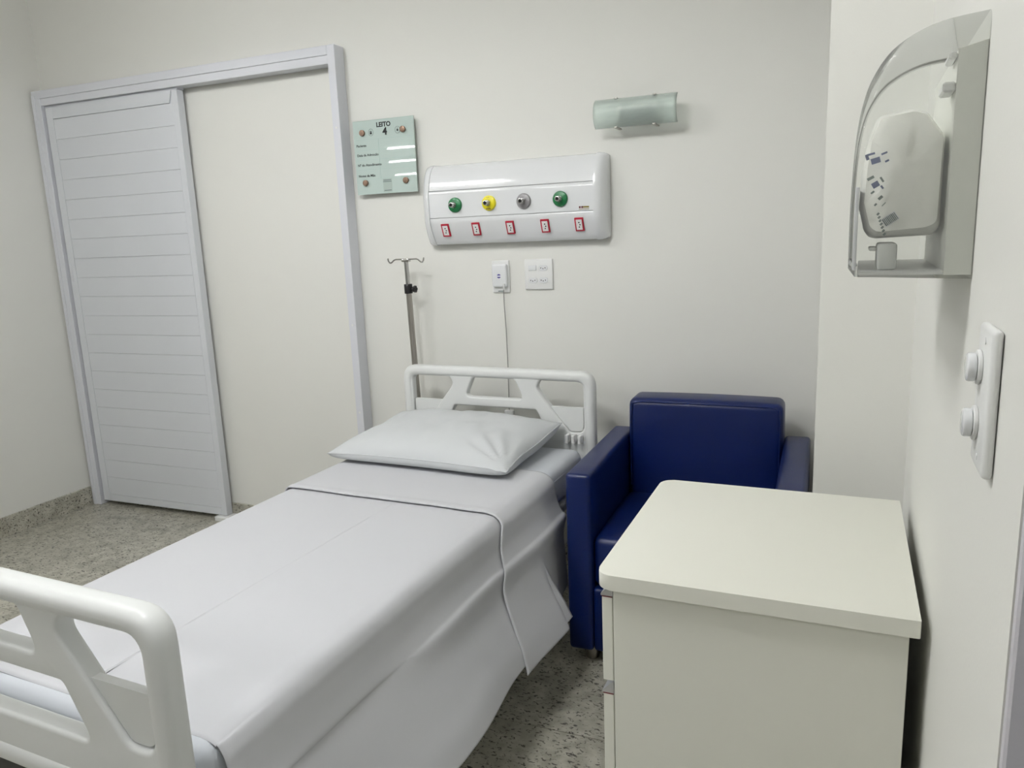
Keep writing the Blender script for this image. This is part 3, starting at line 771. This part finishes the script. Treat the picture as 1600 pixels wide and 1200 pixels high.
# ------------------------------------------------------------------ towel dispenser with clear cover on the right wall
DY = -1.947
dp = thing('dispenser', 'wall dispenser with clear curved cover holding a wrapped pack of towels', 'dispenser', (RW(DY), DY, 1.319), RT)
dp.scale = (1.047, 1.047, 1.047)
prof = [(0.0, 0.0), (0.112, 0.003), (0.1185, 0.012), (0.119, 0.075), (0.117, 0.138), (0.112, 0.180), (0.102, 0.212), (0.082, 0.239), (0.046, 0.257), (0.0, 0.263)]
prof = [prof[0]] + rpoly(prof[1:], 0.03, 4)[5:-5] + [prof[-1]] if False else prof
DL = 0.27
cvb = bmesh.new()
dense = [prof[0], prof[1], prof[2]]
for k in range(40):
    dense.append(cat(prof[2:], (k+1)/40))
nd = len(dense); nrm = []
for i in range(nd):
    a_ = Vector(dense[max(i-1, 0)]); b_ = Vector(dense[min(i+1, nd-1)]); t_ = (b_-a_).normalized()
    nrm.append(Vector((t_.y, -t_.x)))            # outward in (depth, z)
def ring_at(yy, d):
    out = []
    for i in range(nd):
        p = Vector(dense[i]) - (nrm[i]*d if i > 2 else Vector((d if i else 0.0, 0.0)))
        out.append(cvb.verts.new((-max(0.0, p.x), yy, max(0.0, p.y))))
    return out
RD = 0.015
secs = [ring_at(RD*(1-math.cos(k/7*PI/2)), RD*(1-math.sin(k/7*PI/2))) for k in range(8)]
secs += [ring_at(DL-RD, 0.0)] + [ring_at(DL-RD+RD*math.sin(k/7*PI/2), RD*(1-math.cos(k/7*PI/2))) for k in range(1, 8)]
for a_, b_ in zip(secs[:-1], secs[1:]):
    for i in range(nd-1): cvb.faces.new((a_[i], a_[i+1], b_[i+1], b_[i]))
cvb.faces.new(secs[0]); cvb.faces.new(secs[-1][::-1])
o = obj('clear_cover', cvb, 'cover', dp, local=True, smooth=30)
# opaque back tray
bt = prism([(0.0008, 0.004), (0.026, 0.004), (0.026, 0.228), (0.0008, 0.234)], lambda p: (-p[0], 0.004, p[1]), lambda p: (-p[0], DL-0.006, p[1]))
obj('back_tray', bt, 'tray', dp, local=True)
obj('hinge_tab', rbox((-0.038, 0.006, 0.188), (-0.0262, 0.05, 0.198), 0.002, 1), 'plastic', dp, local=True)
obj('hinge_tab', rbox((-0.034, 0.006, 0.219), (-0.0262, 0.05, 0.226), 0.002, 1), 'plastic', dp, local=True)
obj('base_tray', rbox((-0.108, 0.004, 0.0045), (-0.0262, DL-0.004, 0.009), 0.001, 1), 'plastic', dp, local=True)
obj('feed_block', rbox((-0.090, 0.02, 0.0092), (-0.070, 0.09, 0.038), 0.003, 2), 'pale', dp, local=True)
obj('feed_block_arm', rbox((-0.098, 0.03, 0.030), (-0.0902, 0.08, 0.034), 0.001, 1), 'pale', dp, local=True)
obj('front_band', rbox((-0.1145, 0.02, 0.0092), (-0.1105, 0.24, 0.100), 0.001, 1), 'band', dp, local=True)
# the wrapped pack inside
pk = thing('towel_pack', 'crumpled clear wrapped pack of white towels inside the wall dispenser', 'pack', (RW(DY), DY, 1.319), RT)
pk.scale = (1.047, 1.047, 1.047)
pp = [(-0.028, 0.044), (-0.100, 0.042), (-0.1085, 0.075), (-0.108, 0.118), (-0.103, 0.150), (-0.094, 0.176), (-0.062, 0.182), (-0.046, 0.176), (-0.028, 0.150)]
pk_b = bmesh.new(); NP = 30
rings = []
pr = rpoly(pp, 0.012, 4)
def crumple(v, k):
    n1 = noise.noise(Vector((v.x*30, v.y*24, v.z*30))); n2 = noise.noise(Vector((v.x*75+5, v.y*60, v.z*75)))
    return v + Vector((-0.35, 0.5, 0.5))*k*(0.007*abs(n1) + 0.004*n2)
cxp, czp = -0.068, 0.115
for i in range(NP+1):
    t = i/NP; yy = lerp(0.022, 0.245, t)
    e = 1-0.12*(abs(2*t-1)**6)
    rings.append([pk_b.verts.new(crumple(Vector((cxp+(p[0]-cxp)*e, yy, czp+(p[1]-czp)*e)), 1.0)) for p in pr])
n = len(pr)
for i in range(NP):
    for q in range(n): pk_b.faces.new((rings[i][q], rings[i][(q+1) % n], rings[i+1][(q+1) % n], rings[i+1][q]))
# end faces as fine crumpled fans
for ring, yy, sg_ in ((rings[0], 0.016, -1), (rings[-1], 0.25, 1)):
    prev = ring
    for s_ in (0.8, 0.6, 0.4, 0.2):
        cur = []
        for p in prev: 
            q0 = Vector((cxp, yy, czp)); src = ring[prev.index(p)].co
            vv = q0.lerp(src, s_); vv.y = lerp(yy, src.y, s_*s_) + 0.004*noise.noise(Vector((vv.x*60, 3, vv.z*60)))
            cur.append(pk_b.verts.new(vv))
        for q in range(n): pk_b.faces.new((prev[q], prev[(q+1) % n], cur[(q+1) % n], cur[q]))
        prev = cur
    pk_b.faces.new(prev)
obj('wrapped_bundle', pk_b, 'film', pk, local=True, smooth=35)
# print on the end of the wrap: lines of small marks, a barcode block
def mark(x, z, w_, h_, rot, mname, nm='print_mark', y=0.0115):
    mtx = Matrix.Translation((x, y, z)) @ Matrix.Rotation(rot, 4, 'Y')
    return obj(nm, rbox((-w_/2, -0.0003, -h_/2), (w_/2, 0.0003, h_/2), mtx=mtx), mname, pk, local=True, smooth=0)
bc = mark(-0.0790, 0.0640, 0.0155, 0.0100, math.radians(28-62), 'band', 'barcode_label', 0.0108)
for k in range(9):
    a = math.radians(28-62); d = -0.0064+0.0016*k
    mark(-0.0790+d*math.cos(a), 0.0640-d*math.sin(a), 0.0009 if k % 3 else 0.0012, 0.0084, a, 'ink_g', 'barcode_bar', 0.0102)
for k, (x, z, w_, h_, c) in enumerate([(-0.1010, 0.1330, 0.008, 0.0022, 'ink_b'), (-0.0960, 0.1260, 0.009, 0.006, 'ink_b'), (-0.1045, 0.1300, 0.003, 0.006, 'ink_b'),
        (-0.0880, 0.1330, 0.006, 0.002, 'ink_b'), (-0.0850, 0.1250, 0.004, 0.002, 'ink_b'), (-0.1000, 0.1080, 0.007, 0.003, 'ink_g'), (-0.0950, 0.1010, 0.007, 0.006, 'ink_b'),
        (-0.0890, 0.1060, 0.002, 0.006, 'ink_g'), (-0.0885, 0.0980, 0.002, 0.004, 'ink_b'), (-0.0975, 0.0930, 0.004, 0.002, 'ink_g'), (-0.0895, 0.0870, 0.005, 0.003, 'ink_g'),
        (-0.0940, 0.0800, 0.003, 0.002, 'ink_g'), (-0.0860, 0.0800, 0.005, 0.001, 'ink_g')]):
    mark(x, z, w_, h_, math.radians(-12 - 3*k), c)
for k in range(7): mark(-0.0910+0.0012*k, 0.0700-0.0036*k, 0.0030, 0.0022, math.radians(-50), 'ink_g')
